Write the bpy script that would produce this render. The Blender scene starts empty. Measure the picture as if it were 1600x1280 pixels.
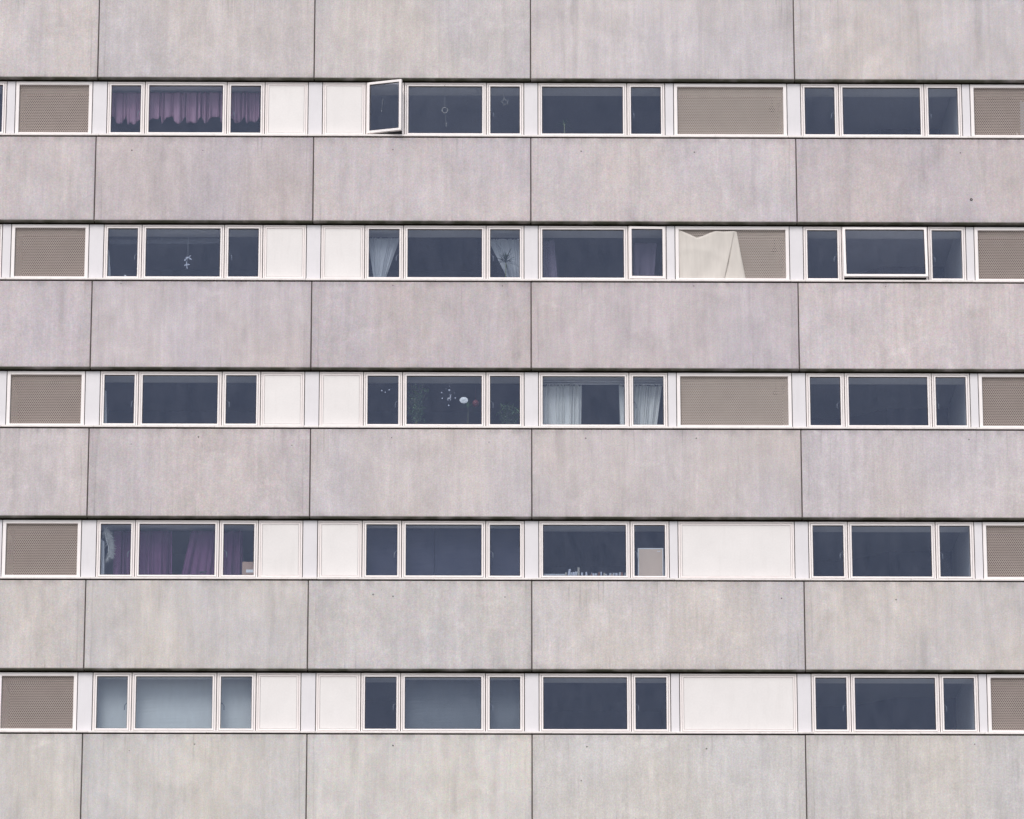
import bpy, math, random
from mathutils import Matrix, Vector
R = math.radians
scene = bpy.context.scene
ZG = 23.6                      # height of the facade's reference level above the ground

# ------------------------------------------------------------------ camera
cam = bpy.data.cameras.new('camera')
cam_o = bpy.data.objects.new('camera', cam)
scene.collection.objects.link(cam_o)
FW = Vector((0.00995821, 0.96296314, 0.26944913))
RT = Vector((0.999947306, -0.0102619170, -0.000281467293))
UP = Vector((-0.00249402, -0.26943773, 0.96301458))
CP = Vector((-0.81259, -78.577792, -21.987049))
m = Matrix.Identity(4)
for i in range(3):
    m[i][0], m[i][1], m[i][2] = RT[i], UP[i], -FW[i]
m[0][3], m[1][3], m[2][3] = CP.x, CP.y, CP.z + ZG
cam_o.matrix_world = m
cam.sensor_width = 36.0
cam.lens = 162.0
cam.clip_start = 0.5
cam.clip_end = 5000
scene.camera = cam_o

# ------------------------------------------------------------------ sky, sun, exposure
SUN_EL, SUN_AZ = R(48), R(195)      # high, in front of the facade, behind thin cloud
world = bpy.data.worlds.new('World')
scene.world = world
world.use_nodes = True
wt = world.node_tree
for n in list(wt.nodes): wt.nodes.remove(n)
sky = wt.nodes.new('ShaderNodeTexSky'); sky.sky_type = 'NISHITA'; sky.sun_disc = False
sky.sun_elevation = SUN_EL; sky.sun_rotation = SUN_AZ
sky.air_density = 1.0; sky.dust_density = 2.0; sky.ozone_density = 1.0
hs = wt.nodes.new('ShaderNodeHueSaturation'); hs.inputs['Saturation'].default_value = 0.42
bg = wt.nodes.new('ShaderNodeBackground'); bg.inputs['Strength'].default_value = 0.15
wo = wt.nodes.new('ShaderNodeOutputWorld')
wt.links.new(sky.outputs[0], hs.inputs['Color']); wt.links.new(hs.outputs[0], bg.inputs[0]); wt.links.new(bg.outputs[0], wo.inputs[0])
sun = bpy.data.lights.new('sun', 'SUN'); sun.energy = 1.5; sun.angle = R(25); sun.color = (1.0, 0.955, 0.92)
sun_o = bpy.data.objects.new('sun', sun); scene.collection.objects.link(sun_o)
sd = Vector((math.sin(SUN_AZ) * math.cos(SUN_EL), math.cos(SUN_AZ) * math.cos(SUN_EL), math.sin(SUN_EL)))
sun_o.rotation_euler = sd.to_track_quat('Z', 'Y').to_euler()
sun_o.location = (0, -60, 80)

scene.view_settings.view_transform = 'Standard'
scene.view_settings.look = 'None'
scene.view_settings.exposure = 0.20
scene.view_settings.gamma = 1.0
scene.view_settings.use_curve_mapping = False
scene.cycles.use_denoising = True
scene.cycles.max_bounces = 8
scene.cycles.diffuse_bounces = 4
scene.cycles.transparent_max_bounces = 24
scene.cycles.caustics_reflective = False
scene.cycles.caustics_refractive = False

# ------------------------------------------------------------------ helpers
col = scene.collection
def at(u, v, Y):
    """the point at depth Y behind the facade plane that the photo shows at pixel u, v"""
    d = FW * 7200 + RT * (u - 800) - UP * (v - 640)
    t = (Y - CP.y) / d.y
    p = CP + d * t
    return (p.x, Y, p.z + ZG)

class MB:
    def __init__(s): s.v = []; s.f = []; s.smooth = False
    def box(s, x0, x1, y0, y1, z0, z1):
        b = len(s.v)
        s.v += [(x0,y0,z0),(x1,y0,z0),(x1,y1,z0),(x0,y1,z0),(x0,y0,z1),(x1,y0,z1),(x1,y1,z1),(x0,y1,z1)]
        s.f += [(b,b+3,b+2,b+1),(b+4,b+5,b+6,b+7),(b,b+1,b+5,b+4),(b+1,b+2,b+6,b+5),(b+2,b+3,b+7,b+6),(b+3,b,b+4,b+7)]
    def prism_x(s, prof, x0, x1):
        """profile in (y, z), counter-clockwise seen from +x"""
        b = len(s.v); n = len(prof)
        s.v += [(x0, y, z) for y, z in prof] + [(x1, y, z) for y, z in prof]
        for i in range(n):
            j = (i + 1) % n
            s.f.append((b+i, b+j, b+n+j, b+n+i))
        s.f.append(tuple(b+i for i in reversed(range(n)))); s.f.append(tuple(b+n+i for i in range(n)))
    def ring(s, x0, x1, z0, z1, w, y0, y1, bev=0.004):
        """mitred rectangular frame of face width w"""
        def rect(i, y): return [(x0+i,y,z0+i),(x1-i,y,z0+i),(x1-i,y,z1-i),(x0+i,y,z1-i)]
        loops = [rect(0,y1), rect(0,y0+bev), rect(bev,y0), rect(w-bev,y0), rect(w,y0+bev), rect(w,y1)]
        b = len(s.v)
        for l in loops: s.v += l
        n = len(loops)
        for k in range(n):
            k2 = (k+1) % n
            for i in range(4):
                j = (i+1) % 4
                s.f.append((b+4*k+i, b+4*k+j, b+4*k2+j, b+4*k2+i))
    def tube(s, pts, r, seg=6, r1=None):
        pts = [Vector(p) for p in pts]; b = len(s.v); n = len(pts)
        for i, p in enumerate(pts):
            d = (pts[min(i+1,n-1)] - pts[max(i-1,0)]).normalized()
            a = d.orthogonal().normalized(); c = d.cross(a)
            rr = r if r1 is None else r + (r1-r)*i/(n-1)
            for k in range(seg):
                t = 2*math.pi*k/seg
                s.v.append(tuple(p + (a*math.cos(t)+c*math.sin(t))*rr))
        for i in range(n-1):
            for k in range(seg):
                k2 = (k+1) % seg
                s.f.append((b+i*seg+k, b+i*seg+k2, b+(i+1)*seg+k2, b+(i+1)*seg+k))
        s.f.append(tuple(b+k for k in reversed(range(seg)))); s.f.append(tuple(b+(n-1)*seg+k for k in range(seg)))
    def lathe(s, prof, cx, cy, seg=16, axis='z', squash=1.0):
        b = len(s.v)
        for r, h in prof:
            for k in range(seg):
                t = 2*math.pi*k/seg
                if axis == 'z': s.v.append((cx+r*math.cos(t), cy+r*math.sin(t), h))
                else: s.v.append((cx+r*math.cos(t), h, cy+r*math.sin(t)*squash))
        for i in range(len(prof)-1):
            for k in range(seg):
                k2 = (k+1) % seg
                s.f.append((b+i*seg+k, b+i*seg+k2, b+(i+1)*seg+k2, b+(i+1)*seg+k))
        s.f.append(tuple(b+k for k in reversed(range(seg)))); s.f.append(tuple(b+(len(prof)-1)*seg+k for k in range(seg)))
    def leaf(s, p, d, up, L, W, bend=0.3):
        p, d, up = Vector(p), Vector(d).normalized(), Vector(up)
        side = d.cross(up)
        if side.length < 1e-3: side = d.orthogonal()
        side.normalize(); nrm = side.cross(d)
        b = len(s.v); N = 4
        for i in range(N+1):
            t = i/N; w = W*math.sin(math.pi*min(1, 0.12+t*0.88))**0.8 * (1 if i < N else 0.1)
            c = p + d*(L*t) - Vector((0,0,1))*(bend*L*t*t)
            s.v += [tuple(c - side*w/2), tuple(c - nrm*w*0.15), tuple(c + side*w/2)]
        for i in range(N):
            a = b+3*i
            s.f += [(a,a+1,a+4,a+3),(a+1,a+2,a+5,a+4)]
    def mesh(s, name, mat):
        me = bpy.data.meshes.new(name); me.from_pydata(s.v, [], s.f)
        import bmesh
        bm = bmesh.new(); bm.from_mesh(me); bmesh.ops.recalc_face_normals(bm, faces=bm.faces); bm.to_mesh(me); bm.free()
        if s.smooth:
            for p in me.polygons: p.use_smooth = True
        me.materials.append(mat); me.update()
        return me
    def build(s, name, mat, parent=None, loc=(0,0,0)):
        return link(name, s.mesh(name, mat), parent, loc)

def link(name, me, parent=None, loc=(0,0,0), rot=None):
    o = bpy.data.objects.new(name, me); col.objects.link(o)
    if parent: o.parent = parent
    o.location = loc
    if rot: o.rotation_euler = rot
    return o
def empty(name, loc): 
    o = bpy.data.objects.new(name, None); o.empty_display_size = 0.2; o.location = loc; col.objects.link(o); return o
def tag(o, label, cat, group=None):
    o['label'] = label; o['category'] = cat
    if group: o['group'] = group
    return o

# ------------------------------------------------------------------ materials
def new_mat(name):
    mt = bpy.data.materials.new(name); mt.use_nodes = True
    nt = mt.node_tree
    for n in list(nt.nodes): nt.nodes.remove(n)
    out = nt.nodes.new('ShaderNodeOutputMaterial')
    return mt, nt, out
class NT:
    """terse node maker"""
    def __init__(s, nt): s.t = nt
    def n(s, typ, **kw):
        x = s.t.nodes.new(typ)
        for k, v in kw.items(): setattr(x, k, v)
        return x
    def l(s, a, b): s.t.links.new(a, b)
    def math(s, op, a, b=None, clamp=False):
        x = s.n('ShaderNodeMath', operation=op); x.use_clamp = clamp
        for i, v in enumerate((a, b)):
            if v is None: continue
            if isinstance(v, (int, float)): x.inputs[i].default_value = v
            else: s.l(v, x.inputs[i])
        return x.outputs[0]
    def vmap(s, src, scale, loc=(0,0,0)):
        x = s.n('ShaderNodeMapping'); x.inputs['Scale'].default_value = scale; x.inputs['Location'].default_value = loc
        s.l(src, x.inputs['Vector']); return x.outputs[0]
    def noise(s, vec, scale, detail=3, rough=0.5, dist=0.0):
        x = s.n('ShaderNodeTexNoise'); x.inputs['Scale'].default_value = scale; x.inputs['Detail'].default_value = detail
        x.inputs['Roughness'].default_value = rough; x.inputs['Distortion'].default_value = dist
        s.l(vec, x.inputs['Vector']); return x.outputs['Fac']
    def ramp(s, fac, a, b, lo=0.0, hi=1.0):
        x = s.n('ShaderNodeMapRange'); x.clamp = True
        x.inputs['From Min'].default_value = a; x.inputs['From Max'].default_value = b
        x.inputs['To Min'].default_value = lo; x.inputs['To Max'].default_value = hi
        s.l(fac, x.inputs['Value']); return x.outputs[0]
    def mix(s, fac, a, b, blend='MIX'):
        x = s.n('ShaderNodeMix', data_type='RGBA', blend_type=blend)
        if isinstance(fac, (int, float)): x.inputs[0].default_value = fac
        else: s.l(fac, x.inputs[0])
        for i, v in ((6, a), (7, b)):
            if isinstance(v, tuple): x.inputs[i].default_value = (*v, 1)
            else: s.l(v, x.inputs[i])
        return x.outputs[2]
    def grey(s, v):
        x = s.n('ShaderNodeCombineColor')
        for i in range(3): s.l(v, x.inputs[i])
        return x.outputs[0]

def concrete_mat():
    mt, nt, out = new_mat('concrete'); k = NT(nt)
    tc = k.n('ShaderNodeTexCoord'); oi = k.n('ShaderNodeObjectInfo')
    off = k.math('MULTIPLY', oi.outputs['Random'], 173.0)
    cx = k.n('ShaderNodeCombineXYZ'); k.l(off, cx.inputs[0]); k.l(off, cx.inputs[1]); k.l(off, cx.inputs[2])
    va = k.n('ShaderNodeVectorMath', operation='ADD'); k.l(tc.outputs['Object'], va.inputs[0]); k.l(cx.outputs[0], va.inputs[1])
    V = va.outputs[0]
    sx = k.n('ShaderNodeSeparateXYZ'); k.l(tc.outputs['Object'], sx.inputs[0]); X, Z = sx.outputs[0], sx.outputs[2]
    aw = k.n('ShaderNodeAttribute', attribute_type='OBJECT'); aw.attribute_name = 'panel_width'; W = aw.outputs['Fac']
    ah = k.n('ShaderNodeAttribute', attribute_type='OBJECT'); ah.attribute_name = 'panel_height'; H = ah.outputs['Fac']
    # slow drift between a pinkish and a lilac grey cement
    hue = k.ramp(k.noise(k.vmap(V, (0.55, 1, 0.35)), 1.0, 3), 0.35, 0.65)
    c = k.mix(hue, (0.565, 0.515, 0.495), (0.53, 0.495, 0.505))
    ab = k.n('ShaderNodeAttribute', attribute_type='OBJECT'); ab.attribute_name = 'cement_batch'
    c = k.mix(ab.outputs['Fac'], k.mix(1.0, c, (0.955, 0.925, 0.965), 'MULTIPLY'), k.mix(1.0, c, (1.035, 1.062, 1.03), 'MULTIPLY'))
    # overall tone of each casting
    tone = k.ramp(oi.outputs['Random'], 0, 1, 0.95, 1.05)
    blot = k.ramp(k.noise(k.vmap(V, (1.5, 1, 1.1)), 1.0, 5, 0.62, 0.6), 0.30, 0.70, 0.90, 1.085)
    cloud = k.ramp(k.noise(k.vmap(V, (5.5, 1, 3.4)), 1.0, 6, 0.7), 0.3, 0.7, 0.94, 1.055)
    strk = k.ramp(k.noise(k.vmap(V, (7.0, 1, 0.55)), 1.0, 4, 0.6), 0.3, 0.7, 0.93, 1.06)
    fines = k.ramp(k.noise(k.vmap(V, (34.0, 1, 1.3)), 1.0, 3, 0.6), 0.3, 0.7, 0.965, 1.03)
    grain = k.ramp(k.noise(V, 52.0, 2, 0.9), 0.3, 0.7, 0.87, 1.13)
    prod = tone
    for q in (blot, cloud, strk, fines, grain): prod = k.math('MULTIPLY', prod, q)
    # thin drip marks, mostly hanging from the top edge and gathering at the bottom edge
    drip_n = k.ramp(k.noise(k.vmap(V, (24.0, 1, 0.8)), 1.0, 2, 0.5), 0.60, 0.70)
    top = k.ramp(k.math('SUBTRACT', H, Z), 0.0, 0.75, 1.0, 0.0)
    bot = k.ramp(Z, 0.0, 0.38, 1.0, 0.0)
    where = k.ramp(k.noise(k.vmap(V, (1.1, 1, 0.9)), 1.0, 2), 0.44, 0.62)
    dr = k.math('MULTIPLY', k.math('MULTIPLY', drip_n, where), k.math('MAXIMUM', top, bot))
    prod = k.math('MULTIPLY', prod, k.math('SUBTRACT', 1.0, k.math('MULTIPLY', dr, 0.24)))
    # a few long broad stains and irregular washed-out patches
    st = k.ramp(k.noise(k.vmap(V, (2.6, 1, 0.22)), 1.0, 4, 0.6, 0.3), 0.57, 0.72)
    prod = k.math('MULTIPLY', prod, k.math('SUBTRACT', 1.0, k.math('MULTIPLY', st, 0.13)))
    pt = k.math('MULTIPLY', k.ramp(k.noise(k.vmap(V, (2.1, 1, 2.6)), 1.0, 7, 0.72, 0.8), 0.54, 0.66), k.ramp(k.noise(k.vmap(V, (0.5, 1, 0.5)), 1.0, 2), 0.45, 0.58))
    prod = k.math('MULTIPLY', prod, k.math('ADD', 1.0, k.math('MULTIPLY', pt, 0.11)))
    # grime along the top edge below the sill and along the bottom edge
    tg = k.math('MULTIPLY', k.ramp(k.math('SUBTRACT', H, Z), 0.0, 0.14, 1, 0), k.ramp(k.noise(k.vmap(V, (5, 1, 2)), 1.0, 3), 0.40, 0.65))
    bgm = k.math('MULTIPLY', k.ramp(Z, 0.02, 0.12, 1, 0), k.ramp(k.noise(k.vmap(V, (3.5, 1, 2)), 1.0, 3), 0.42, 0.66))
    prod = k.math('MULTIPLY', prod, k.math('SUBTRACT', 1.0, k.math('MULTIPLY', tg, 0.26)))
    prod = k.math('MULTIPLY', prod, k.math('SUBTRACT', 1.0, k.math('MULTIPLY', bgm, 0.20)))
    # water tracks that run parallel to the open joints
    for dist in (X, k.math('SUBTRACT', W, X)):
        wob = k.math('ADD', dist, k.ramp(k.noise(k.vmap(V, (0.1, 1, 2.2)), 1.0, 2), 0, 1, -0.03, 0.03))
        near = k.ramp(wob, 0.0, 0.22, 1, 0)
        prod = k.math('MULTIPLY', prod, k.math('SUBTRACT', 1.0, k.math('MULTIPLY', near, 0.055)))
        line = k.ramp(k.math('ABSOLUTE', k.math('SUBTRACT', wob, 0.115)), 0.004, 0.02, 1, 0)
        lm = k.ramp(k.noise(k.vmap(V, (0.3, 1, 0.8)), 1.0, 2), 0.44, 0.60)
        prod = k.math('MULTIPLY', prod, k.math('SUBTRACT', 1.0, k.math('MULTIPLY', k.math('MULTIPLY', line, lm), 0.13)))
    # lime bloom
    bloom = k.ramp(k.noise(k.vmap(V, (3.0, 1, 1.2)), 1.0, 6, 0.7), 0.58, 0.74)
    c2 = k.mix(1.0, c, k.grey(prod), 'MULTIPLY')
    fleck = k.n('ShaderNodeTexNoise'); fleck.inputs['Scale'].default_value = 30.0; fleck.inputs['Detail'].default_value = 2.0; k.l(V, fleck.inputs['Vector'])
    c2 = k.mix(0.16, c2, k.mix(1.0, c2, k.mix(1.0, fleck.outputs['Color'], (2.0, 2.0, 2.0), 'MULTIPLY'), 'MULTIPLY'))
    c2 = k.mix(k.math('MULTIPLY', bloom, 0.35), c2, (0.63, 0.595, 0.585))
    # green algae on the bottom arris
    alg = k.math('MULTIPLY', k.ramp(Z, 0.010, 0.034, 1, 0), k.ramp(k.noise(k.vmap(V, (2.2, 1, 1)), 1.0, 3), 0.3, 0.55, 0.45, 0.95))
    c2 = k.mix(alg, c2, (0.085, 0.09, 0.06))
    b = k.n('ShaderNodeBsdfPrincipled'); b.inputs['Roughness'].default_value = 0.92
    b.inputs['Specular IOR Level'].default_value = 0.25
    k.l(c2, b.inputs['Base Color'])
    bp = k.n('ShaderNodeBump'); bp.inputs['Strength'].default_value = 0.35; bp.inputs['Distance'].default_value = 0.004
    k.l(k.noise(V, 60.0, 3, 0.7), bp.inputs['Height']); k.l(bp.outputs[0], b.inputs['Normal'])
    k.l(b.outputs[0], out.inputs[0])
    return mt

def paint(name, c, rough=0.5, var=0.04, scale=3.0, spec=0.4, metal=0.0, stretch=(1,1,1), dirt=None):
    mt, nt, out = new_mat(name); k = NT(nt)
    tc = k.n('ShaderNodeTexCoord'); oi = k.n('ShaderNodeObjectInfo')
    off = k.math('MULTIPLY', oi.outputs['Random'], 91.0)
    cx = k.n('ShaderNodeCombineXYZ'); k.l(off, cx.inputs[0]); k.l(off, cx.inputs[2])
    va = k.n('ShaderNodeVectorMath', operation='ADD'); k.l(tc.outputs['Object'], va.inputs[0]); k.l(cx.outputs[0], va.inputs[1])
    V = k.vmap(va.outputs[0], stretch)
    f = k.ramp(k.noise(V, scale, 4, 0.6), 0.3, 0.7, 1-var, 1+var)
    g = k.ramp(k.noise(va.outputs[0], scale*18, 2, 0.7), 0.3, 0.7, 1-var*0.6, 1+var*0.6)
    t = k.ramp(oi.outputs['Random'], 0, 1, 1-var*0.5, 1+var*0.5)
    p = k.math('MULTIPLY', k.math('MULTIPLY', f, g), t)
    cc = k.mix(1.0, c, k.grey(p), 'MULTIPLY')
    if dirt:
        d = k.ramp(k.noise(k.vmap(va.outputs[0], (9, 1, 1.2)), 1.0, 4, 0.65), 0.52, 0.75, 0, dirt)
        cc = k.mix(d, cc, (0.36, 0.33, 0.30))
    b = k.n('ShaderNodeBsdfPrincipled'); b.inputs['Roughness'].default_value = rough
    b.inputs['Specular IOR Level'].default_value = spec; b.inputs['Metallic'].default_value = metal
    k.l(cc, b.inputs['Base Color']); k.l(b.outputs[0], out.inputs[0])
    return mt

def cloth(name, c, trans=0.25, sheer=0.0, var=0.06, weave=0.0):
    mt, nt, out = new_mat(name); k = NT(nt)
    tc = k.n('ShaderNodeTexCoord')
    f = k.ramp(k.noise(k.vmap(tc.outputs['Object'], (14, 14, 2)), 1.0, 4, 0.6), 0.3, 0.7, 1-var, 1+var)
    cc = k.mix(1.0, c, k.grey(f), 'MULTIPLY')
    d = k.n('ShaderNodeBsdfDiffuse'); t = k.n('ShaderNodeBsdfTranslucent')
    k.l(cc, d.inputs[0]); k.l(cc, t.inputs[0])
    mx = k.n('ShaderNodeMixShader'); mx.inputs[0].default_value = trans
    k.l(d.outputs[0], mx.inputs[1]); k.l(t.outputs[0], mx.inputs[2])
    last = mx.outputs[0]
    if sheer:
        tr = k.n('ShaderNodeBsdfTransparent'); m2 = k.n('ShaderNodeMixShader'); m2.inputs[0].default_value = sheer
        k.l(last, m2.inputs[1]); k.l(tr.outputs[0], m2.inputs[2]); last = m2.outputs[0]
    k.l(last, out.inputs[0])
    return mt

def glass_mat(tint=(0.90, 0.925, 0.955)):
    mt, nt, out = new_mat('window_glass'); k = NT(nt)
    geo = k.n('ShaderNodeNewGeometry')
    ior = k.ramp(geo.outputs['Backfacing'], 0, 1, 1.42, 1/1.42)
    fr = k.n('ShaderNodeFresnel'); k.l(ior, fr.inputs['IOR'])
    tr = k.n('ShaderNodeBsdfTransparent'); tr.inputs[0].default_value = (*tint, 1)
    gl = k.n('ShaderNodeBsdfGlossy'); gl.inputs['Roughness'].default_value = 0.02; gl.inputs['Color'].default_value = (0.55, 0.655, 0.96, 1)
    # the thin film of dust and old rain on the outside
    tc = k.n('ShaderNodeTexCoord'); oi = k.n('ShaderNodeObjectInfo')
    off = k.math('MULTIPLY', oi.outputs['Random'], 57.0)
    cx = k.n('ShaderNodeCombineXYZ'); k.l(off, cx.inputs[0]); k.l(off, cx.inputs[2])
    va = k.n('ShaderNodeVectorMath', operation='ADD'); k.l(tc.outputs['Object'], va.inputs[0]); k.l(cx.outputs[0], va.inputs[1])
    dust = k.n('ShaderNodeBsdfDiffuse'); dust.inputs[0].default_value = (0.34, 0.35, 0.42, 1)
    dn = k.ramp(k.noise(k.vmap(va.outputs[0], (5, 1, 2.5)), 1.0, 5, 0.7), 0.3, 0.75, 0.008, 0.05)
    m0 = k.n('ShaderNodeMixShader'); k.l(dn, m0.inputs[0]); k.l(tr.outputs[0], m0.inputs[1]); k.l(dust.outputs[0], m0.inputs[2])
    mx = k.n('ShaderNodeMixShader'); k.l(fr.outputs[0], mx.inputs[0]); k.l(m0.outputs[0], mx.inputs[1]); k.l(gl.outputs[0], mx.inputs[2])
    k.l(mx.outputs[0], out.inputs[0])
    return mt

M = dict(
    concrete=concrete_mat(),
    frame=paint('frame_paint', (0.83, 0.765, 0.75), 0.45, 0.03, 4, dirt=0.10),
    sash=paint('sash_paint', (0.85, 0.80, 0.79), 0.42, 0.03, 4, dirt=0.05),
    infill=paint('infill_enamel', (0.745, 0.712, 0.70), 0.38, 0.035, 1.6, dirt=0.10),
    pier=paint('pier_cladding', (0.70, 0.675, 0.695), 0.5, 0.03, 2.5, dirt=0.08),
    sill=paint('sill_metal', (0.80, 0.75, 0.73), 0.5, 0.06, 5, dirt=0.30, stretch=(1, 1, 3)),
    gap=paint('dark_gap', (0.030, 0.022, 0.016), 0.9, 0.2, 3, 0.1),
    joint=paint('joint_sealant', (0.085, 0.070, 0.062), 0.9, 0.2, 4, 0.1),
    gasket=paint('gasket', (0.055, 0.040, 0.040), 0.8, 0.1, 3, 0.2),
    mesh=paint('perforated_sheet', (0.425, 0.368, 0.338), 0.55, 0.05, 2.5, 0.3),
    plaster=paint('plaster', (0.30, 0.30, 0.31), 0.9, 0.05, 1.5, 0.2),  # toned down, dimness deeper in the rooms put into the colour
    ceiling=paint('ceiling_lit_tone', (0.74, 0.72, 0.69), 0.9, 0.04, 1.5, 0.2),  # paler than the rooms beyond: daylight near the window painted in
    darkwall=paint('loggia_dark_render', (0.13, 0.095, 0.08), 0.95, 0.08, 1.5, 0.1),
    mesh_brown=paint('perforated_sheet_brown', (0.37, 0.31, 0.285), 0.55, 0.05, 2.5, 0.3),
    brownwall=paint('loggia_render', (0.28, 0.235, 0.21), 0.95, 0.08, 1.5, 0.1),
    floor=paint('floor_boards', (0.16, 0.11, 0.08), 0.6, 0.15, 2.0, 0.3),
    slab=paint('room_ceiling', (0.30, 0.30, 0.32), 0.9, 0.04, 1.5, 0.2),  # darker than the beam, shade further inside painted in
    daylit_wall=paint('daylit_wall_tone', (0.82, 0.82, 0.82), 0.9, 0.04, 1.5, 0.2),  # daylight on the wall beside the window put into its colour
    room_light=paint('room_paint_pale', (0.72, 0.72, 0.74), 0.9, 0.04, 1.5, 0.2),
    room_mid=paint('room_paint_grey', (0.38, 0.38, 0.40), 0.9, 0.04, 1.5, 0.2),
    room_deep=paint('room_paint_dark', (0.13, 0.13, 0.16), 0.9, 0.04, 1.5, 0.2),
    white=paint('white_gloss', (0.78, 0.78, 0.77), 0.4, 0.02, 3),
    metal=paint('handle_metal', (0.24, 0.25, 0.27), 0.45, 0.03, 5, 0.4),
    glass=glass_mat(),
    hole=paint('tie_hole_shade', (0.03, 0.025, 0.025), 0.95, 0.1, 5, 0.1),
    asphalt=paint('paving', (0.24, 0.23, 0.215), 0.9, 0.15, 0.6, 0.2),
    roof=paint('roof_felt', (0.07, 0.07, 0.07), 0.9, 0.15, 0.6, 0.2),
    pink=cloth('pink_cotton', (0.42, 0.25, 0.33), 0.15),
    purple=cloth('purple_cotton', (0.19, 0.085, 0.17), 0.2),
    net=cloth('white_net', (0.80, 0.82, 0.84), 0.35, 0.35),
    netthin=cloth('thin_net', (0.55, 0.58, 0.62), 0.35, 0.80),
    cream=cloth('cream_cotton', (0.84, 0.84, 0.80), 0.35, 0.0),
    mauve=cloth('mauve_voile', (0.34, 0.28, 0.36), 0.3, 0.55),
    sheet=cloth('bed_linen', (0.70, 0.655, 0.61), 0.15, 0.0, 0.05),
    blind=cloth('pale_blind_cloth', (0.70, 0.72, 0.69), 0.3, 0.0, 0.02),
    bluish=cloth('slate_blind_cloth', (0.20, 0.215, 0.22), 0.2, 0.0, 0.03),
    dark=cloth('blackout_cloth', (0.050, 0.052, 0.075), 0.05, 0.0, 0.03),
    bluecloth=cloth('pale_blue_cloth', (0.50, 0.60, 0.74), 0.2, 0.0, 0.03),
    leaf=paint('leaf_green', (0.11, 0.19, 0.09), 0.55, 0.25, 9, 0.3),
    leafdark=paint('leaf_dark', (0.030, 0.050, 0.030), 0.55, 0.25, 9, 0.3),
    stem=paint('plant_stem', (0.20, 0.22, 0.11), 0.8, 0.1, 9),
    pot=paint('clay_pot', (0.22, 0.10, 0.065), 0.8, 0.1, 5),
    straw=paint('straw', (0.36, 0.34, 0.29), 0.8, 0.1, 9),
    petal=paint('pale_petals', (0.62, 0.42, 0.56), 0.7, 0.1, 9),
    red=paint('dull_red', (0.15, 0.03, 0.035), 0.5, 0.08, 5),
    frost=paint('frosted_foil', (0.46, 0.48, 0.55), 0.8, 0.03, 5),
    card=paint('cardboard', (0.40, 0.27, 0.20), 0.9, 0.05, 3),
    board=paint('beige_board', (0.62, 0.48, 0.37), 0.9, 0.03, 3),
    paper=paint('white_paper', (0.75, 0.76, 0.76), 0.8, 0.03, 5),
    paper2=paint('grey_cover', (0.40, 0.42, 0.45), 0.7, 0.05, 5),
    feather=cloth('white_feathers', (0.50, 0.50, 0.48), 0.3, 0.35, 0.05),
    black=paint('black_plastic', (0.03, 0.03, 0.032), 0.5, 0.05, 5),
)

# ------------------------------------------------------------------ ground
g = MB(); g.v = [(-2500,-2500,0),(2500,-2500,0),(2500,2500,0),(-2500,2500,0)]; g.f = [(0,1,2,3)]
ground = g.build('ground', M['asphalt']); ground['kind'] = 'structure'

# ------------------------------------------------------------------ the building
ZP = [6.203, 3.492, 0.755, -1.970, -4.711]        # underside of the concrete above each window band
ZS = [5.105, 2.388, -0.338, -3.094, -5.836]       # underside of the sill of each band
JX = [[-7.481,-3.574,0.338,5.113],[-7.480,-3.566,0.340,5.114],[-7.484,-3.570,0.342,5.108],
      [-7.473,-3.561,0.350,5.112],[-7.462,-3.568,0.346,5.121],[-7.451,-3.560,0.347,5.097]]
XL, XR = -13.2, 13.2
FR = 0.100            # depth of the frames behind the face of the concrete
B = empty('apartment_building', (0, 5, 0))
tag(B, 'grey concrete apartment block with long bands of white framed windows', 'building')
BL = Vector((0, 5, 0))
def bl(x, y, z): return (x - BL.x, y - BL.y, z + ZG - BL.z)
random.seed(4)

# --- concrete panels
def panel(x0, x1, z0, z1, batch=0.5, nm='concrete_panel'):
    z0 -= 0.006
    g = 0.009; x0 += g; x1 -= g
    w, h = x1 - x0, z1 - z0
    ch, c2 = 0.020, 0.008
    mb = MB()
    # front face with chamfered arrises, y=0 is the face
    def rect(i, jb, jt, y): return [(i,y,jb),(w-i,y,jb),(w-i,y,h-jt),(i,y,h-jt)]
    loops = [rect(0,0,0,0.13), rect(0,0.0,0,c2), rect(c2,ch,c2,0.0)]
    # bottom chamfer is deeper
    loops[1] = [(0,c2+0.010,0),(w,c2+0.010,0),(w,c2,h),(0,c2,h)]
    for l in loops: mb.v += l
    for k in range(2):
        for i in range(4):
            j = (i+1) % 4
            mb.f.append((4*k+i, 4*k+j, 4*k+4+j, 4*k+4+i))
    mb.f += [(3,2,1,0),(8,9,10,11)]
    o = mb.build(nm, M['concrete'], B, bl(x0, random.uniform(-0.002, 0.002), z0))
    o['panel_width'] = w; o['panel_height'] = h; o['cement_batch'] = max(0.0, min(1.0, batch + random.uniform(-0.12, 0.12)))
    return o
zt_top = ZP[0] + 1.6 + 0.15
levels = [(ZP[0], ZP[0] + 1.635)]
for i in range(5):
    levels.append((ZP[i+1] if i < 4 else ZS[4] - 0.029 - 1.605, ZS[i] - 0.029))
for i, (z0, z1) in enumerate(levels):
    xs = [XL, -8.98 - 2.9] + JX[i] + [10.40, XR]
    for a, b in zip(xs, xs[1:]): panel(a, b, z0, z1, [0.45, 0.10, 0.0, 0.30, 0.70, 0.95][i])
    # sealant strip at the back of each vertical joint
    for x in JX[i] + [10.40, -11.88]:
        mb = MB(); mb.box(-0.03, 0.03, 0, 0.02, 0, z1 - z0); mb.build('joint_seal', M['joint'], B, bl(x, 0.028, z0))
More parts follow.
